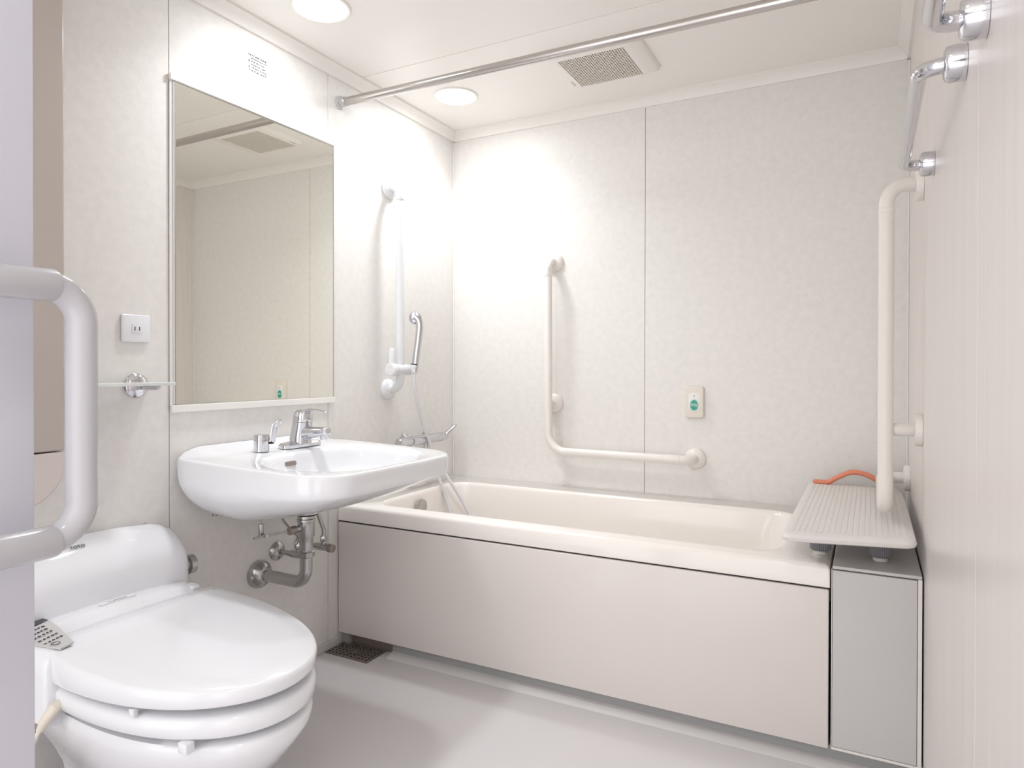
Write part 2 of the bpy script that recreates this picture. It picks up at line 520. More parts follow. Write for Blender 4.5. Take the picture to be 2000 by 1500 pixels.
bm = BM(); box(bm, (.002, SY - .205, .640), (.022, SY + .205, .70), .008, 3); lathe(bm, (0.23, SY, 0.662), (0, 0, -1), [(-0.02, .075), (.0, .066), (.018, .046), (.028, .040), (.034, .038)], 36); obj('drain_boss', bm, 'cer', t)
# overflow slot
bm = BM()
pts = []
for s, a0 in ((1, -90), (-1, 90)):
    for k in range(9):
        a = math.radians(a0 + 180 * k / 8); pts.append((s * 0.016 + 0.006 * math.cos(a), 0.006 * math.sin(a)))
loft(bm, [[(0.195 + dx - py * .33, SY - 0.052 + px * 1.1, 0.800 + py * 1.15) for px, py in pts] for dx in (0.0, 0.0175)])
obj('overflow_slot', bm, 'dsteel', t, False)
bm = BM(); lathe(bm, (0.37, SY, 0.7145), (0, 0, 1), [(0, .030), (.003, .030), (.005, .026), (.006, .001)], 32); obj('waste_plug', bm, 'chrome', t)
bm = BM(); cyl(bm, (0.05, SY - 0.215, 0.655), (0.05, SY - 0.215, 0.642), 0.009, 16); obj('bolt', bm, 'dsteel', t)
OFF = Vector((0, 0, 0))

# faucet
FX, FY, FZ = 0.125, -1.185, 0.8385
OFF = Vector((FX, FY, FZ))
t = thing('basin_faucet', 'chrome single-lever mixer tap on the washbasin deck', 'faucet', OFF)
bm = BM()
loft(bm, [rrect(FX - .026, FX + .026, FY - .088, FY + .088, .022, FZ, 8), rrect(FX - .026, FX + .026, FY - .088, FY + .088, .022, FZ + .010, 8),
          rrect(FX - .021, FX + .021, FY - .082, FY + .082, .018, FZ + .017, 8), rrect(FX - .017, FX + .017, FY - .034, FY + .034, .015, FZ + .022, 8)])
obj('base_plate', bm, 'chrome', t)
bm = BM()
def ell(cx_, cy_, rx, ry, z, n=28, tilt=0): return [(cx_ + rx * math.cos(2 * PI * k / n), cy_ + ry * math.sin(2 * PI * k / n), z + tilt * rx * math.cos(2 * PI * k / n)) for k in range(n)]
loft(bm, [ell(FX, FY, .040, .038, FZ + .012), ell(FX + .001, FY, .037, .036, FZ + .03), ell(FX + .006, FY, .035, .034, FZ + .06), ell(FX + .012, FY, .033, .033, FZ + .088, tilt=-.1)])
obj('body', bm, 'chrome', t)
bm = BM()
def sect(x, z, w, h, n=20, p=3):
    out = []
    for k in range(n):
        a = 2 * PI * k / n; c_, s_ = math.cos(a), math.sin(a)
        out.append((x, FY + w * abs(c_) ** (2 / p) * (1 if c_ > 0 else -1), z + h * abs(s_) ** (2 / p) * (1 if s_ > 0 else -1)))
    return out
loft(bm, [sect(FX, FZ + .044, .025, .026), sect(FX + .04, FZ + .049, .024, .022), sect(FX + .09, FZ + .055, .022, .018), sect(FX + .125, FZ + .058, .020, .014), sect(FX + .132, FZ + .060, .013, .008)])
obj('spout', bm, 'chrome', t)
bm = BM(); cyl(bm, (FX + .112, FY, FZ + .052), (FX + .112, FY, FZ + .030), .0145, 24, .001); obj('aerator', bm, 'chrome', t)
bm = BM()
loft(bm, [ell(FX + .012, FY, .034, .034, FZ + .091, tilt=-.1), ell(FX + .014, FY, .034, .034, FZ + .100, tilt=-.1), ell(FX + .016, FY, .032, .032, FZ + .120, tilt=-.05), ell(FX + .017, FY, .024, .024, FZ + .130), ell(FX + .017, FY, .006, .006, FZ + .133)])
loft(bm, [sect(FX + .012, FZ + .124, .018, .0065), sect(FX + .05, FZ + .131, .016, .005), sect(FX + .09, FZ + .131, .013, .0035), sect(FX + .125, FZ + .126, .011, .0025), sect(FX + .13, FZ + .1245, .008, .0015)])
obj('handle', bm, 'chrome', t)
OFF = Vector((0, 0, 0))

LX, LY = 0.12, -1.352
OFF = Vector((LX, LY, FZ))
t = thing('lever_valve', 'small chrome cylinder with an upright lever, left of the basin tap', 'lever', OFF)
bm = BM(); lathe(bm, (LX, LY, FZ), (0, 0, 1), [(0, .0235), (.001, .0245), (.036, .0245), (.037, .0235), (.038, .0245), (.053, .0245), (.056, .0225), (.0565, .001)], 36); obj('body', bm, 'chrome', t)
bm = BM(); box(bm, (LX + .012, LY + .018, FZ + .024), (LX + .026, LY + .030, FZ + .034), .001); obj('pivot', bm, 'black', t)
bm = BM()
tube(bm, fillet([(LX + .020, LY + .026, FZ + .030), (LX + .026, LY + .033, FZ + .085), (LX + .034, LY + .046, FZ + .094), (LX + .038, LY + .052, FZ + .0945)], .012), .0125, 16, flat=.5)
obj('lever', bm, 'chrome', t)
OFF = Vector((0, 0, 0))

# drain trap
OFF = Vector((0.0, SY, 0.39))
t = thing('drain_pipe', 'polished metal waste pipe elbow running from basin to wall', 'pipe', OFF)
DX = 0.228
bm = BM(); tube(bm, fillet([(DX, SY, 0.560), (DX, SY, 0.392), (0.02, SY, 0.392)], .052, 12), .0205, 28); obj('elbow_pipe', bm, 'steel', t)
bm = BM(); lathe(bm, (DX, SY, 0.628), (0, 0, -1), [(0, .034), (.004, .036), (.006, .028), (.016, .028), (.018, .030), (.026, .030), (.028, .0275), (.075, .0275), (.082, .023), (.12, .022)], 32); obj('tailpiece', bm, 'steel', t)
bm = BM(); lathe(bm, (DX, SY, 0.628), (0, 0, -1), [(0.0, .034), (.003, .0375), (.006, .034)], 32); obj('gasket', bm, 'black', t)
bm = BM(); lathe(bm, (DX, SY, 0.503), (0, 0, -1), [(0, .024), (.004, .028), (.018, .028), (.022, .024)], 8); obj('slip_nut', bm, 'steel', t, True, 30)
bm = BM(); lathe(bm, (0.0005, SY, 0.392), (1, 0, 0), [(0, .048), (.006, .0485), (.020, .045), (.034, .034), (.040, .024), (.041, .021)], 40); obj('wall_flange', bm, 'steel', t)
OFF = Vector((0, 0, 0))
# pop-up linkage
OFF = Vector((DX, SY, 0.58))
t = thing('waste_linkage', 'thin metal pull rod and cross rod under the basin', 'linkage', OFF)
bm = BM(); tube(bm, [(DX - .005, SY - .215, 0.590), (DX, SY - .06, 0.583)], .0035, 10); obj('cross_rod', bm, 'steel', t)
bm = BM(); cyl(bm, (DX, SY - .062, .583), (DX, SY - .028, .583), .011, 20, .001); obj('stub', bm, 'steel', t)
bm = BM(); cyl(bm, (DX, SY - .075, .583), (DX, SY - .048, .583), .0135, 12, .001); obj('nut', bm, 'dsteel', t)
bm = BM(); cyl(bm, (DX - .02, SY - .172, .66), (DX - .02, SY - .172, .60), .0035, 10); obj('lift_rod', bm, 'dsteel', t)
bm = BM(); cyl(bm, (DX - .02, SY - .172, .625), (DX - .02, SY - .172, .583), .008, 16, .001); cyl(bm, (DX - .008, SY - .172, .589), (DX + .006, SY - .172, .589), .006, 12); obj('clamp', bm, 'steel', t)
OFF = Vector((0, 0, 0))

def stop_valve(y, label, wall=True):
    global OFF
    z = 0.452
    OFF = Vector((0, y, z))
    t = thing('stop_valve', label, 'valve', OFF, 'stop valves under the washbasin')
    bm = BM(); lathe(bm, (0.0005, y, z), (1, 0, 0), [(0, .034), (.004, .0345), (.012, .028), (.018, .016), (.02, .011)], 32); obj('wall_flange', bm, 'steel', t)
    bm = BM(); cyl(bm, (0.01, y, z), (0.075, y, z), .0095, 16); obj('inlet_pipe', bm, 'steel', t)
    bm = BM(); cyl(bm, (0.072, y, z), (0.135, y, z), .0135, 20, .003); cyl(bm, (0.112, y, z), (0.112, y, z + .045), .010, 16, .001); cyl(bm, (0.112, y, z + .022), (0.112, y, z + .04), .0135, 6, .001); obj('body', bm, 'steel', t)
    bm = BM(); cyl(bm, (0.132, y, z), (0.158, y, z), .0155, 20, .004); obj('knob', bm, 'dsteel', t)
    bm = BM()
    p = fillet([(0.112, y, z + .03), (0.112, y, z + .065), (0.11, y + (-.075 if y < SY + .1 else -.035), z + .145), (0.11, y + (-.075 if y < SY + .1 else -.035), z + .26)], .03)
    tube(bm, p, .0075, 14); obj('supply_tube', bm, 'steel', t)
    OFF = Vector((0, 0, 0))
stop_valve(-1.176, 'metal stop valve on a round wall flange, left of the pair under the basin')
stop_valve(-1.055, 'metal stop valve partly behind the waste pipe, right of the pair')

# ---------------------------------------------------------------- bathtub
OFF = Vector((0.9, -T / 2, 0))
t = thing('bathtub', 'long cream built-in bathtub against the back wall', 'bathtub', OFF)
X1 = 1.800
ix0, ix1, iy0, iy1 = 0.125, 1.655, -0.785, -0.165
n = 10
o_ = lambda d, z, r: rrect(0.002 + d, X1 - d, -T + d, -0.002 - d, r, z, n)
i_ = lambda d, z, r, e=0: rrect(ix0 + d * .45, ix1 - d - e, iy0 + d * .6, iy1 - d * .6, r, z, n)
bm = BM()
loft(bm, [o_(.006, .500, .004), o_(0, .503, .004), o_(0, ZR - .014, .005), o_(.004, ZR - .004, .008), o_(.014, ZR, .012),
          i_(-.022, ZR - .001, .10), i_(-.012, ZR + .002, .10), i_(0, ZR - .003, .10), i_(.008, ZR - .016, .10), i_(.03, ZR - .12, .12), i_(.06, ZR - .30, .13, .05), i_(.10, ZR - .40, .14, .1), i_(.15, ZR - .435, .12, .15)], False, True)
obj('tub_shell', bm, 'tub', t, True, 60)
bm = BM(); box(bm, (0.004, -T, 0.050), (X1 - 0.003, -T + .018, 0.496), .004, 3)
obj('front_apron', bm, 'apron', t)
bm = BM(); box(bm, (0.006, -T + .019, .46), (X1, -T + .03, .53)); box(bm, (0.002, -T + .006, .49), (0.008, -T + .02, .502)); obj('gap_seal', bm, 'gdark', t, False)
bm = BM()
lathe(bm, (ix0 + .016, -0.485, 0.497), (1, 0, -.12), [(0, .040), (.006, .040), (.010, .036), (.012, .030), (.0125, .001)], 36)
obj('overflow_cover', bm, 'steel', t)
OFF = Vector((0, 0, 0))
# plinth under the apron
bm = BM(); box(bm, (0.262, -T + .022, 0.0), (W, -T + .05, 0.052)); box(bm, (0.002, -T + .022, 0.0), (0.045, -T + .05, 0.052)); struct('trim_6', bm, 'kick')
bm = BM()
loft(bm, [[(x, -T + .022, 0.0), (x, -T + .022, .016), (x, -T + .004, .013), (x, -T - .014, .004), (x, -T - .018, 0.0)] for x in (0.262, W - .002)])
struct('trim_7', bm, 'grey', True)
# drain grate
gx0, gx1, gy0, gy1 = 0.014, 0.222, -0.945, -0.828
OFF = Vector((0.118, -0.885, 0))
t = thing('floor_drain', 'dark square-holed metal floor drain grate at the tub corner', 'drain', OFF)
bm = BM(); box(bm, (gx0, gy0, 0.0), (gx1, gy1, .0015)); obj('sump', bm, 'hole', t, False)
bm = BM()
nx, ny = 11, 6
for i in range(nx + 1):
    x = gx0 + .004 + (gx1 - gx0 - .008) * i / nx
    box(bm, (x - .003, gy0, .0015), (x + .003, gy1, .005))
for j in range(ny + 1):
    y = gy0 + .004 + (gy1 - gy0 - .008) * j / ny
    box(bm, (gx0, y - .003, .0016), (gx1, y + .003, .0048))
box(bm, (gx0 + .085, gy0 + .04, .0016), (gx1 - .085, gy1 - .04, .0049))
obj('grate', bm, 'dsteel', t, False)
bm = BM(); box(bm, (0.045, -.822, 0.0), (0.262, -.815, 0.052)); obj('back_plate', bm, 'dsteel', t, False)
OFF = Vector((0, 0, 0))

# ---------------------------------------------------------------- end cabinet
OFF = Vector((1.913, -.43, 0))
t = thing('end_cabinet', 'narrow grey boxed unit between bathtub and right wall', 'cabinet', OFF)
bm = BM(); box(bm, (1.806, -T + .004, .556), (2.021, -.003, ZR), .002); obj('top_panel', bm, 'grey', t, False)
bm = BM(); box(bm, (1.806, -T + .001, .060), (2.010, -T + .02, .553), .002); obj('front_panel', bm, 'grey', t, False)
bm = BM(); box(bm, (2.011, -T, .056), (2.021, -T + .02, .556), .001); box(bm, (1.804, -T, .052), (2.021, -T + .02, .059), .001); box(bm, (1.8035, -T, .06), (1.8055, -T + .02, .556)); obj('edge_trim', bm, 'corn', t, False)
bm = BM(); box(bm, (1.804, -T + .021, .053), (2.021, -.003, .555)); obj('carcass', bm, 'grey', t, False)
OFF = Vector((0, 0, 0))

# ---------------------------------------------------------------- bath board
OFF = Vector((1.855, -.52, ZR))
t = thing('bath_board', 'ribbed white transfer board lying across the tub end on grey feet', 'bath board', OFF)
BZ = 0.676
bx0, bx1, by0, by1 = 1.686, 2.006, -1.005, -0.075
bm = BM()
loft(bm, [rrect(bx0 + .012, bx1 - .012, by0 + .012, by1 - .012, .02, BZ - .026, 6), rrect(bx0 + .003, bx1 - .003, by0 + .003, by1 - .003, .024, BZ - .022, 6), rrect(bx0, bx1, by0, by1, .026, BZ - .013, 6),
          rrect(bx0 + .004, bx1 - .004, by0 + .004, by1 - .004, .024, BZ - .004, 6), rrect(bx0 + .014, bx1 - .014, by0 + .014, by1 - .014, .018, BZ, 6)])
def slant(b):   # the front edge runs slightly askew
    for v in b.verts:
        X = v.co.x + OFF.x; Y = v.co.y + OFF.y
        v.co.y += .075 * max(0, (X - bx0) / (bx1 - bx0)) * max(0, (by1 - Y) / (by1 - by0))
slant(bm)
o = obj('slab', bm, 'board', t)
bm = BM()
k = 0
x = bx0 + .018
while x < bx1 - .02:
    box(bm, (x, by0 + .022, BZ - .0005), (x + .0105, by1 - .05, BZ + .0008), .0004, 1)
    x += .0142
slant(bm); obj('anti_slip_ribs', bm, 'board', o, False)
bm = BM()
hy = by1 - .03
path = spline([(1.712, hy, BZ + .006), (1.755, hy, BZ + .007), (1.79, hy, BZ + .028), (1.835, hy, BZ + .050), (1.88, hy, BZ + .047), (1.92, hy, BZ + .028), (1.958, hy, BZ + .002)], 8)
tube(bm, path, .0125, 14, flat=.75)
box(bm, (1.705, hy - .010, BZ - .001), (1.757, hy + .010, BZ + .014), .004)
obj('handle', bm, 'orange', t)
for x in (1.768, 1.925):
    for y in (-.735, -.16):
        bm = BM()
        N = 64
        rings = []
        for z, r in ((ZR + .012, .024), (ZR + .016, .0285), (BZ - .026, .0285)):
            rings.append([(x + (r + (.0009 if k % 2 else -.0009)) * math.cos(2 * PI * k / N), y + (r + (.0009 if k % 2 else -.0009)) * math.sin(2 * PI * k / N), z) for k in range(N)])
        loft(bm, rings)
        f = obj('foot', bm, 'foot', t, False)
        bm = BM(); lathe(bm, (x, y, ZR), (0, 0, 1), [(0.0002, .019), (.003, .020), (.009, .018), (.0125, .016)], 28); obj('foot_pad', bm, 'plasw', f)
OFF = Vector((0, 0, 0))

# ---------------------------------------------------------------- grab rails
def flange(bm, o, ax, r=.045, h=.026):
    lathe(bm, o, ax, [(0.0005, r), (h * .35, r), (h * .6, r * .93), (h * .85, r * .72), (h, r * .55), (h * 1.1, r * .44)], 40)

# L rail on the back wall
OFF = Vector((0.575, -.08, 0.73))
t = thing('grab_rail', 'L-shaped ivory grab rail on the back wall above the bathtub', 'grab rail', OFF)
RR = .0185
bm = BM()
tube(bm, fillet([(.572, -.01, 1.616), (.572, -.08, 1.616), (.576, -.08, .732), (1.236, -.08, .728), (1.236, -.01, .728)], [0, .045, .085, .045, 0], 12), RR, 24)
obj('rail', bm, 'rail', t)
for x, z in ((.572, 1.616), (.572, .950), (1.236, .728)):
    bm = BM(); flange(bm, (x, 0, z), (0, -1, 0))
    if z == .950:
        cyl(bm, (x, -.005, z), (x, -.082, z), .016, 20)
    obj('wall_mount', bm, 'rail', t)
for a, b in (((.572, -.08, 1.585), (.572, -.08, 1.540)), ((1.12, -.08, .7285), (1.19, -.08, .728))):
    bm = BM(); cyl(bm, a, b, RR + .0015, 24, .001); obj('joint_sleeve', bm, 'rail', t)
OFF = Vector((0, 0, 0))

# vertical rail on the left wall with shower slider
OFF = Vector((0.0, -.545, 1.016))
t = thing('grab_rail', 'straight white grab rail on left wall carrying the hand shower slider', 'grab rail', OFF)
bm = BM()
tube(bm, fillet([(.01, -.532, 1.912), (.082, -.555, 1.905), (.082, -.555, 1.022), (.01, -.540, 1.022)], [0, .05, .05, 0], 12), RR, 24)
obj('rail', bm, 'railw', t)
bm = BM(); flange(bm, (0, -.532, 1.912), (1, 0, 0), .046); obj('wall_mount', bm, 'railw', t)
bm = BM(); flange(bm, (0, -.540, 1.020), (1, 0, 0), .046); obj('wall_mount', bm, 'railw', t)
bm = BM(); cyl(bm, (.082, -.555, 1.86), (.082, -.555, 1.845), RR + .0015, 24, .001); obj('joint_sleeve', bm, 'railw', t)
OFF = Vector((0, 0, 0))
OFF = Vector((0.082, -.555, 1.10))
t = thing('shower_slider', 'white sliding shower holder clamped on the left wall rail', 'shower holder', OFF)
bm = BM(); cyl(bm, (.085, -.625, 1.108), (.085, -.490, 1.108), .0245, 28, .006); obj('body', bm, 'railw', t)
bm = BM(); lathe(bm, (.088, -.600, 1.108), (0, -1, 0), [(0, .026), (.006, .029), (.03, .029), (.036, .024), (.037, .001)], 28); obj('clamp_knob', bm, 'railw', t)
bm = BM(); tube(bm, [(.088, -.625, 1.12), (.088, -.622, 1.14), (.088, -.620, 1.185), (.088, -.620, 1.196), (.088, -.620, 1.2)], [.014, .0135, .0135, .011, .005], 18); obj('lever', bm, 'railw', t)
bm = BM(); lathe(bm, (.115, -.498, 1.095), (.0, 0, 1), [(-.004, .014), (0, .016), (.03, .019), (.034, .018)], 24); obj('cradle', bm, 'railw', t)
OFF = Vector((0, 0, 0))
# hand shower
OFF = Vector((0.115, -.498, 1.13))
t = thing('hand_shower', 'chrome hand shower resting upright in the white slider', 'hand shower', OFF)
hp = spline([(.118, -.498, 1.10), (.122, -.492, 1.16), (.126, -.482, 1.23), (.128, -.474, 1.29), (.124, -.474, 1.325), (.112, -.482, 1.345)], 6)
bm = BM(); tube(bm, hp, [.0155 + .003 * (i / (len(hp) - 1)) for i in range(len(hp))], 20); obj('handle', bm, 'chrome', t)
bm = BM()
d = Vector((.45, -.85, -.28)).normalized()
lathe(bm, Vector((.112, -.482, 1.338)) - d * .006, d, [(-.016, .008), (-.010, .018), (0, .026), (.012, .029), (.016, .028), (.018, .024), (.0185, .001)], 28)
obj('spray_head', bm, 'chrome', t)
bm = BM(); lathe(bm, (.118, -.498, 1.128), (0.1, 0.08, 1), [(0, .0168), (.003, .0170), (.005, .0168)], 20); obj('collar', bm, 'black', t)
OFF = Vector((0, 0, 0))
# hose
OFF = Vector((0.1, -.40, 0.6))
t = thing('shower_hose', 'pale flexible shower hose looping from hand shower into the tub', 'hose', OFF)
hp = spline([(.117, -.500, 1.10), (.117, -.500, 1.05), (.114, -.475, .97), (.105, -.42, .87), (.10, -.372, .80), (.10, -.32, .70), (.115, -.30, .60), (.15, -.29, .50), (.20, -.29, .36), (.26, -.30, .22), (.34, -.33, .158), (.40, -.27, .152), (.38, -.22, .20), (.27, -.23, .38), (.20, -.26, .52), (.13, -.32, .66), (.078, -.352, .73), (.076, -.352, .765)], 8)
bm = BM(); tube(bm, hp, .0078, 12); obj('tube', bm, 'railw', t)
OFF = Vector((0, 0, 0))
# bath mixer
OFF = Vector((0.0, -.33, 0.78))
t = thing('bath_mixer', 'chrome wall-mounted thermostatic mixer above the tub end', 'mixer tap', OFF)
bm = BM(); cyl(bm, (.075, -.465, .785), (.075, -.215, .785), .0215, 28, .003); obj('body', bm, 'chrome', t)
for y in (-.42, -.25):
    bm = BM(); lathe(bm, (.0005, y, .785), (1, 0, 0), [(0, .030), (.005, .030), (.012, .020), (.02, .014), (.07, .014)], 28); obj('wall_inlet', bm, 'chrome', t)
bm = BM(); cyl(bm, (.075, -.56, .785), (.075, -.468, .785), .021, 12, .004); obj('temperature_knob', bm, 'chrome', t)
bm = BM(); cyl(bm, (.075, -.212, .785), (.075, -.178, .787), .018, 24, .004); obj('flow_knob', bm, 'chrome', t)
bm = BM(); tube(bm, [(.075, -.195, .79), (.085, -.17, .807), (.10, -.145, .832), (.105, -.135, .838)], [.014, .0125, .0115, .008], 14, flat=.7); obj('lever', bm, 'chrome', t)
bm = BM(); cyl(bm, (.076, -.352, .768), (.076, -.352, .745), .0105, 18, .001); obj('hose_nut', bm, 'chrome', t)
OFF = Vector((0, 0, 0))

# call button
OFF = Vector((1.232, 0, .97))
t = thing('call_button', 'small cream wall plate with a green call button on back wall', 'call button', OFF)
bm = BM()
def rz(d, y, r): return [(x, y, z) for x, z, _ in rrect(1.193 + d, 1.271 - d, .903 + d, 1.039 - d, r, 0, 5)]
loft(bm, [rz(0, -.0005, .008), rz(0, -.013, .008), rz(.003, -.017, .008), rz(.008, -.018, .006)])
obj('plate', bm, 'cplate', t)
bm = BM()
def rp(d, y): return [(x, y, z) for x, z, _ in rrect(1.208 + d, 1.256 - d, .930 + d, 1.010 - d, .016 - d, 0, 6)]
loft(bm, [rp(0, -.0175), rp(0, -.0185), rp(.001, -.019)]); obj('face', bm, 'sticker', t)
def oval(cx_, cz_, rx, rz_, y, n=32): return [(cx_ + rx * math.cos(2 * PI * k / n), y, cz_ + rz_ * abs(math.sin(2 * PI * k / n)) ** .85 * (1 if math.sin(2 * PI * k / n) > 0 else -1)) for k in range(n)]
bm = BM(); loft(bm, [oval(1.232, .958, .0195, .026, -.0185), oval(1.232, .958, .0185, .025, -.0205)]); obj('button_ring', bm, 'pgreen', t)
bm = BM(); loft(bm, [oval(1.232, .958, .0155, .022, -.020), oval(1.232, .958, .0145, .021, -.0235), oval(1.232, .958, .010, .015, -.0245)]); b = obj('button', bm, 'green', t)
text_mesh('lettering', '呼出', .0145, (1.232, -.0247, .958), (1, 0, 0), (0, 0, 1), 'sticker', b, .0003)
bm = BM(); cyl(bm, (1.232, -.0185, .997), (1.232, -.0200, .997), .003, 14); obj('indicator', bm, 'ink', t)
OFF = Vector((0, 0, 0))

# ivory L rail on the right wall
OFF = Vector((W, -.78, 0.72))
t = thing('grab_rail', 'thick ivory grab rail on the right wall above the bath board', 'grab rail', OFF)
XR = W - .090
bm = BM()
tube(bm, fillet([(W - .008, -.745, 1.628), (XR, -.780, 1.628), (XR, -.780, .722), (XR, -.13, .722), (W - .008, -.13, .722)], [0, .055, .055, .045, 0], 12), .0195, 28)
obj('rail', bm, 'rail', t)
for y, z in ((-.745, 1.628), (-.745, .945), (-.13, .722)):
    bm = BM(); lathe(bm, (W, y, z), (-1, 0, 0), [(0.0005, .046), (.015, .046), (.018, .044), (.020, .038), (.021, .02)], 40)
    if z == .945:
        lathe(bm, (W - .018, y, z), (-1, -.35, 0), [(0, .019), (.05, .0185), (.068, .010), (.072, .004)], 24)
    obj('wall_mount', bm, 'rail', t)
bm = BM(); cyl(bm, (XR, -.78, 1.562), (XR, -.78, 1.548), .0205, 28, .001); obj('joint_sleeve', bm, 'rail', t)
OFF = Vector((0, 0, 0))

# chrome towel bars
def towel_bar(ya, yb, z, label):
    global OFF
    OFF = Vector((W, (ya + yb) / 2, z))
    t = thing('towel_bar', label, 'towel bar', OFF, 'chrome towel bars on the right wall')
    xr = W - .062
    bm = BM(); tube(bm, fillet([(W - .01, ya, z), (xr, ya, z), (xr, yb, z), (W - .01, yb, z)], [0, .030, .030, 0], 8), .0125, 24); obj('bar', bm, 'chrome', t)
    for y in (ya, yb):
        bm = BM(); lathe(bm, (W, y, z), (-1, 0, 0), [(0.0005, .028), (.022, .028), (.027, .026), (.030, .021), (.031, .012)], 32); obj('wall_mount', bm, 'chrome', t)
    OFF = Vector((0, 0, 0))
towel_bar(-1.685, -1.10, 1.590, 'chrome towel bar on right wall, the whole one farther back')
towel_bar(-2.46, -1.90, 1.563, 'chrome towel bar at top right, cut by the frame edge')

# ---------------------------------------------------------------- toilet
TY = -1.860
OFF = Vector((0, TY, 0))
t = thing('toilet', 'white toilet with low tank and closed electronic bidet seat', 'toilet', OFF)
SK = -0.055
def tp(x, y, z): return (x, TY + y + SK * max(0, x - .2), z)
N = 72
def seat_loop(xb, xf, hw, zf, inset=0, xm=.38, pw=2.2, cen=(.46, 0)):
    pts = []
    # from back-right corner round the front to back-left, then across the back
    m = 60
    for i in range(m + 1):
        a = PI / 2 - PI * i / m
        x_ = math.cos(a); s_ = math.sin(a)
        X = xm + (xf - xm) * (abs(x_) ** (2 / 2.25)); Y = hw * abs(s_) ** (2 / 2.05) * (1 if s_ > 0 else -1)
        pts.append((X, Y))
    k = 6
    left = [(xm - (xm - xb) * i / k, -hw * (1 - .10 * (i / k) ** 2)) for i in range(1, k + 1)]
    right = [(xm - (xm - xb) * i / k, hw * (1 - .04 * (i / k) ** 2)) for i in range(k, 0, -1)]
    bk = [(xb, -hw * .9 + 2 * hw * .9 * i / 8) for i in range(1, 8)]
    L = pts + left + bk + right
    out = []
    for X, Y in L:
        if inset:
            dx, dy = X - cen[0], Y - cen[1]; d = math.hypot(dx, dy)
            X -= dx / d * inset; Y -= dy / d * inset
        out.append(tp(X, Y, zf(X, Y)))
    return out
def ztop(x, y): return .494 - .032 * max(0, x - .2) / .64 + .006 * (1 - (y / .235) ** 2)
LB = lambda x, y: .424 + .016 * max(0, (x - .25)) / .6
HW = .246
# lid
bm = BM()
A = (.232, .816, HW)
loft(bm, [seat_loop(*A, LB, .030), seat_loop(*A, LB, .004), seat_loop(*A, lambda x, y: LB(x, y) + .005, 0), seat_loop(*A, lambda x, y: ztop(x, y) - .009, .0005), seat_loop(*A, lambda x, y: ztop(x, y) - .003, .003),
          seat_loop(*A, lambda x, y: ztop(x, y), .009), seat_loop(*A, ztop, .06), seat_loop(*A, ztop, .12), seat_loop(*A, ztop, .17)])
obj('lid', bm, 'plas', t, True, 50)
# seat ring
bm = BM()
B = (.262, .815, HW - .004)
ST, SB = (lambda x, y: .416), (lambda x, y: .372)
loft(bm, [seat_loop(*B, SB, .06), seat_loop(*B, SB, .008), seat_loop(*B, lambda x, y: .378, .001), seat_loop(*B, lambda x, y: .402, 0), seat_loop(*B, lambda x, y: .411, .005), seat_loop(*B, ST, .014), seat_loop(*B, ST, .085), seat_loop(*B, SB, .09), seat_loop(*B, SB, .0601)], False, False)
obj('seat', bm, 'plas', t, True, 50)
for X, Y in ((.590, -.216), (.590, .195)):
    bm = BM(); p = tp(X, Y, .425); box(bm, (p[0] - .008, p[1] - .005, .415), (p[0] + .008, p[1] + .006, .43), .002); obj('lid_buffer', bm, 'plas', t)
for X, Y in ((.700, -.172), (.700, .140)):
    bm = BM(); p = tp(X, Y, .37); box(bm, (p[0] - .013, p[1] - .010, .352), (p[0] + .013, p[1] + .010, .374), .003); obj('seat_buffer', bm, 'plas', t)
# bowl
bm = BM()
def bl(xb, xf, hw, z, xm=.40): return seat_loop(xb, xf, hw, lambda x, y: z, 0, xm)
loft(bm, [bl(.14, .56, .115, .002, .3), bl(.13, .575, .122, .02, .3), bl(.13, .575, .122, .08, .3), bl(.13, .60, .135, .14, .32), bl(.13, .665, .16, .19, .36), bl(.13, .74, .19, .24, .38), bl(.13, .782, .213, .29, .38), bl(.13, .808, .224, .325, .38), bl(.13, .812, .226, .345, .38), bl(.132, .806, .222, .354, .38), bl(.15, .78, .19, .356, .38), bl(.2, .7, .12, .356, .4)])
obj('bowl', bm, 'cer', t, True, 60)
# tank
bm = BM()
def tank_ring(f, z_off):
    pass
def tsec(y, sc_=1.0, ins=0):
    # profile in x-z at a given y : back low -> front
    P = [(.004, .34), (.004, .62), (.006, .652), (.014, .666), (.035, .667), (.060, .655), (.085, .634), (.105, .612), (.118, .592), (.124, .570), (.126, .54), (.126, .40), (.124, .345)]
    yy = (y / .245)
    drop = .018 * yy ** 2 + (.07 * max(0, abs(yy) - .86) / .14 if False else 0)
    out = []
    for x, z in P:
        zz = z - drop * max(0, (z - .45) / .2)
        out.append((x, zz))
    cx_, cz_ = .06, .50
    return [(cx_ + (x - cx_) * sc_ if x > .01 else x, TY + y, cz_ + (z - cz_) * sc_) for x, z in out]
secs = []
for y, s in ((-.245, .62), (-.243, .78), (-.236, .88), (-.222, .945), (-.20, .98), (-.17, 1), (-.08, 1), (0, 1), (.08, 1), (.17, 1), (.20, .98), (.222, .945), (.236, .88), (.243, .78), (.245, .62)):
    secs.append(tsec(y, s))
loft(bm, secs)
tank = obj('tank', bm, 'cer', t, True, 60)
text_mesh('maker_logo', 'TOTO', .0135, (.072, TY - .052, .6475), (0, 1, 0), (-1, 0, .80), 'inkd', tank, .0006)
text_mesh('small_print', 'toto', .009, (.020, TY + .170, .6585), (0, 1, 0), (-1, 0, 0), 'ink', tank, .0006)
bm = BM(); lathe(bm, (.085, TY + .246, .523), (0, 1, 0), [(0, .020), (.008, .020), (.010, .029), (.030, .028), (.033, .024), (.034, .001)], 24); obj('flush_dial', bm, 'steel', t)
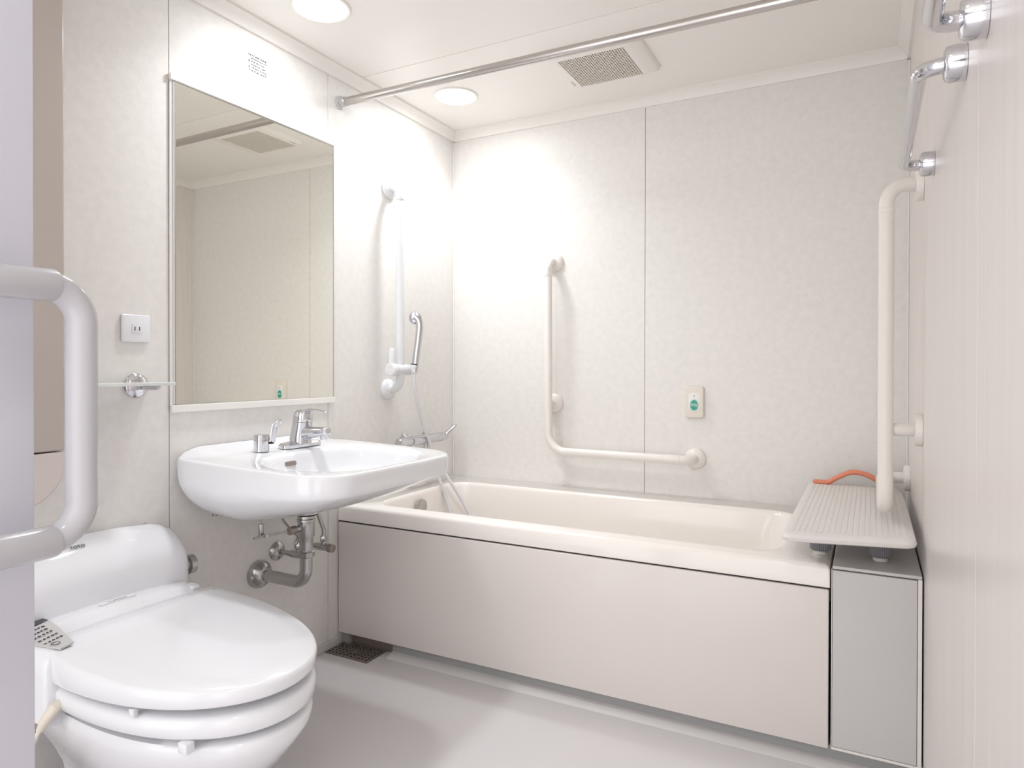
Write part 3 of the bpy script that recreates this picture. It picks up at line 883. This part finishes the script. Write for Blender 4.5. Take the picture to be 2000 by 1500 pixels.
# seat housing
bm = BM()
def hsec(y, z1, x1=.197, x0=.118, r=.006):
    return [(x0, TY + y, .36), (x0, TY + y, z1 - r * 1.6), (x0 + r, TY + y, z1 - r * .3), (x0 + r * 2, TY + y, z1), (x1 - .016, TY + y, z1 + .001), (x1 - .008, TY + y, z1 - .001), (x1 + .018, TY + y, z1 - .024), (x1 + .036, TY + y, z1 - .030), (x1 + .036, TY + y, .40), (x1, TY + y, .36)]
loft(bm, [hsec(-.208, .500), hsec(-.1, .504), hsec(0, .506), hsec(.1, .504), hsec(.20, .499), hsec(.222, .492), hsec(.232, .475), hsec(.236, .45)])
o = obj('housing', bm, 'plas', t, True, 50)
# oval badge
bm = BM()
rg = rrect(.150, .166, TY - .048, TY + .048, .0078, .5065, 6); rg2 = rrect(.150, .166, TY - .048, TY + .048, .0078, .5085, 6)
loft(bm, [rg, rg2]); bd = obj('badge', bm, 'sticker', o)
text_mesh('badge_lettering', 'WASHLET', .0115, (.158, TY, .5087), (0, 1, 0), (-1, 0, 0), 'ink', bd, .0003)
# hinge caps
for y in (-.212, .195):
    bm = BM(); cyl(bm, (.20, TY + y - .012, .488), (.20, TY + y + .012, .488), .010, 20, .003); obj('hinge_cap', bm, 'plas', o)
# control arm on the near side
bm = BM()
def arm(y, z, xf): return [(.118, TY + y, .345), (.118, TY + y, z - .006), (.124, TY + y, z), (.20, TY + y, z - .002), (xf - .045, TY + y, z - .005), (xf - .012, TY + y, z - .011), (xf - .003, TY + y, z - .018), (xf, TY + y, z - .034), (xf + .004, TY + y, .335)]
loft(bm, [arm(-.262, .450, .312), arm(-.261, .478, .318), arm(-.256, .488, .322), arm(-.249, .4925, .325), arm(-.225, .500, .328), arm(-.205, .504, .300), arm(-.175, .5045, .236)])
ca = obj('control_arm', bm, 'plas', t, True, 45)
def zc(x, y): return .5058 - max(0, -.20 - y) * .17 - max(0, x - .22) * .07
bm = BM()
quad = [(.126, -.158), (.126, -.243), (.255, -.243), (.318, -.228), (.318, -.200), (.21, -.176)]
loft(bm, [[(x, TY + y, zc(x, y) + dz) for x, y in quad] for dz in (-.003, .0009)])
kp = obj('control_film', bm, 'keys', ca, False)
bm = BM()
q = [(.150, -.165), (.128, -.165), (.128, -.205), (.158, -.205)]
loft(bm, [[(x, TY + y, zc(x, y) + dz) for x, y in q] for dz in (0, .0016)]); obj('display', bm, 'lcd', kp, False)
bm = BM()
rnd = random.Random(2)
for r_ in range(5):
    x = .178 + r_ * .022
    y = -.236
    while y < -.192 - r_ * .002:
        w = rnd.uniform(.003, .007); box(bm, (x, TY + y, zc(x, y) - .001), (x + rnd.uniform(.002, .0035), TY + y + w, zc(x, y) + .0014)); y += w + rnd.uniform(.002, .004)
lathe(bm, (.288, TY - .222, zc(.288, -.222)), (0, 0, 1), [(0, .009), (.0016, .009), (.0016, .0078), (0, .0078)], 24, False, False)
obj('key_print', bm, 'inkd', kp, False)
# cord and plug
bm = BM(); cc = spline([tp(.335, -.262, .355), tp(.325, -.275, .325), tp(.30, -.282, .27), tp(.265, -.285, .20), tp(.22, -.285, .10), tp(.14, -.28, .03), tp(.03, -.26, .012)], 8)
tube(bm, cc, .0046, 12); co = obj('seat_cord', bm, 'cord', t)
bm = BM(); tube(bm, [tp(.352, -.232, .392), tp(.350, -.246, .385), tp(.337, -.262, .358), tp(.329, -.270, .338)], [.009, .0125, .0115, .007], 16); obj('cord_plug', bm, 'cord', co)
OFF = Vector((0, 0, 0))

# ---------------------------------------------------------------- tall wall unit behind the partition
OFF = Vector((0, -2.16, .78))
t = thing('wall_cabinet', 'tall beige-grey wall unit with rounded lower corner behind the partition', 'cabinet', OFF)
def wc(x, y1, z0, z1, r, y0=-2.36, m=10):
    P = [(x, y0, z1), (x, y0, z0)]
    for k in range(m + 1):
        a = -PI / 2 + PI / 2 * k / m
        P.append((x, y1 - r + r * math.cos(a), z0 + r + r * math.sin(a)))
    P.append((x, y1, z1)); return P
bm = BM(); box(bm, (0.001, -2.36, .908), (.12, -1.967, CE - .05), .006, 3); obj('upper_body', bm, 'cabb', t)
bm = BM(); loft(bm, [wc(.001, -1.967, .775, .905, .10), wc(.114, -1.967, .775, .905, .10), wc(.120, -1.973, .781, .905, .095)]); obj('lower_body', bm, 'cabl', t)
OFF = Vector((0, 0, 0))

# ---------------------------------------------------------------- partition with handrail
OFF = Vector((.965, -2.9, 0))
t = thing('partition_panel', 'pale lilac partition panel edge at the left foreground', 'partition', OFF)
bm = BM(); box(bm, (.93, YF + .02, 0.0), (.97, -2.470, CE), .003); obj('panel', bm, 'part', t)
bm = BM()
lathe(bm, (.970, -2.506, 1.572), (1, 0, 0), [(0.0002, .0072), (.0012, .0066), (.0018, .004), (.0018, .001)], 24); s = obj('screw', bm, 'railw', t)
bm = BM(); box(bm, (.9716, -2.5088, 1.5712), (.9721, -2.5032, 1.5728)); box(bm, (.9716, -2.5068, 1.5692), (.9721, -2.5052, 1.5748)); obj('screw_slot', bm, 'inkd', s, False)
OFF = Vector((0, 0, 0))
OFF = Vector((1.02, -2.5, 1.06))
t = thing('grab_rail', 'glossy white U-shaped handrail bracket in the left foreground', 'grab rail', OFF)
bx, bz1, bz0 = 1.022, 1.214, .905
bm = BM()
tube(bm, fillet([(bx, -2.50, bz1), (bx, -2.443, bz1 - .001), (bx, -2.443, bz0 + .001), (bx, -2.50, bz0)], [0, .044, .044, 0], 14), .0178, 32)
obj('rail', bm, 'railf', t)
for z in (bz1, bz0):
    bm = BM()
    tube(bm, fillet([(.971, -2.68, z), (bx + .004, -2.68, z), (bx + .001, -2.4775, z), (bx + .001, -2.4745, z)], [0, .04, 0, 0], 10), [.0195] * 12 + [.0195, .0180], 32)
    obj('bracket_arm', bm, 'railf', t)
    bm = BM(); lathe(bm, (.970, -2.68, z), (1, 0, 0), [(.0003, .032), (.010, .032), (.014, .024)], 32); obj('wall_mount', bm, 'railf', t)
OFF = Vector((0, 0, 0))
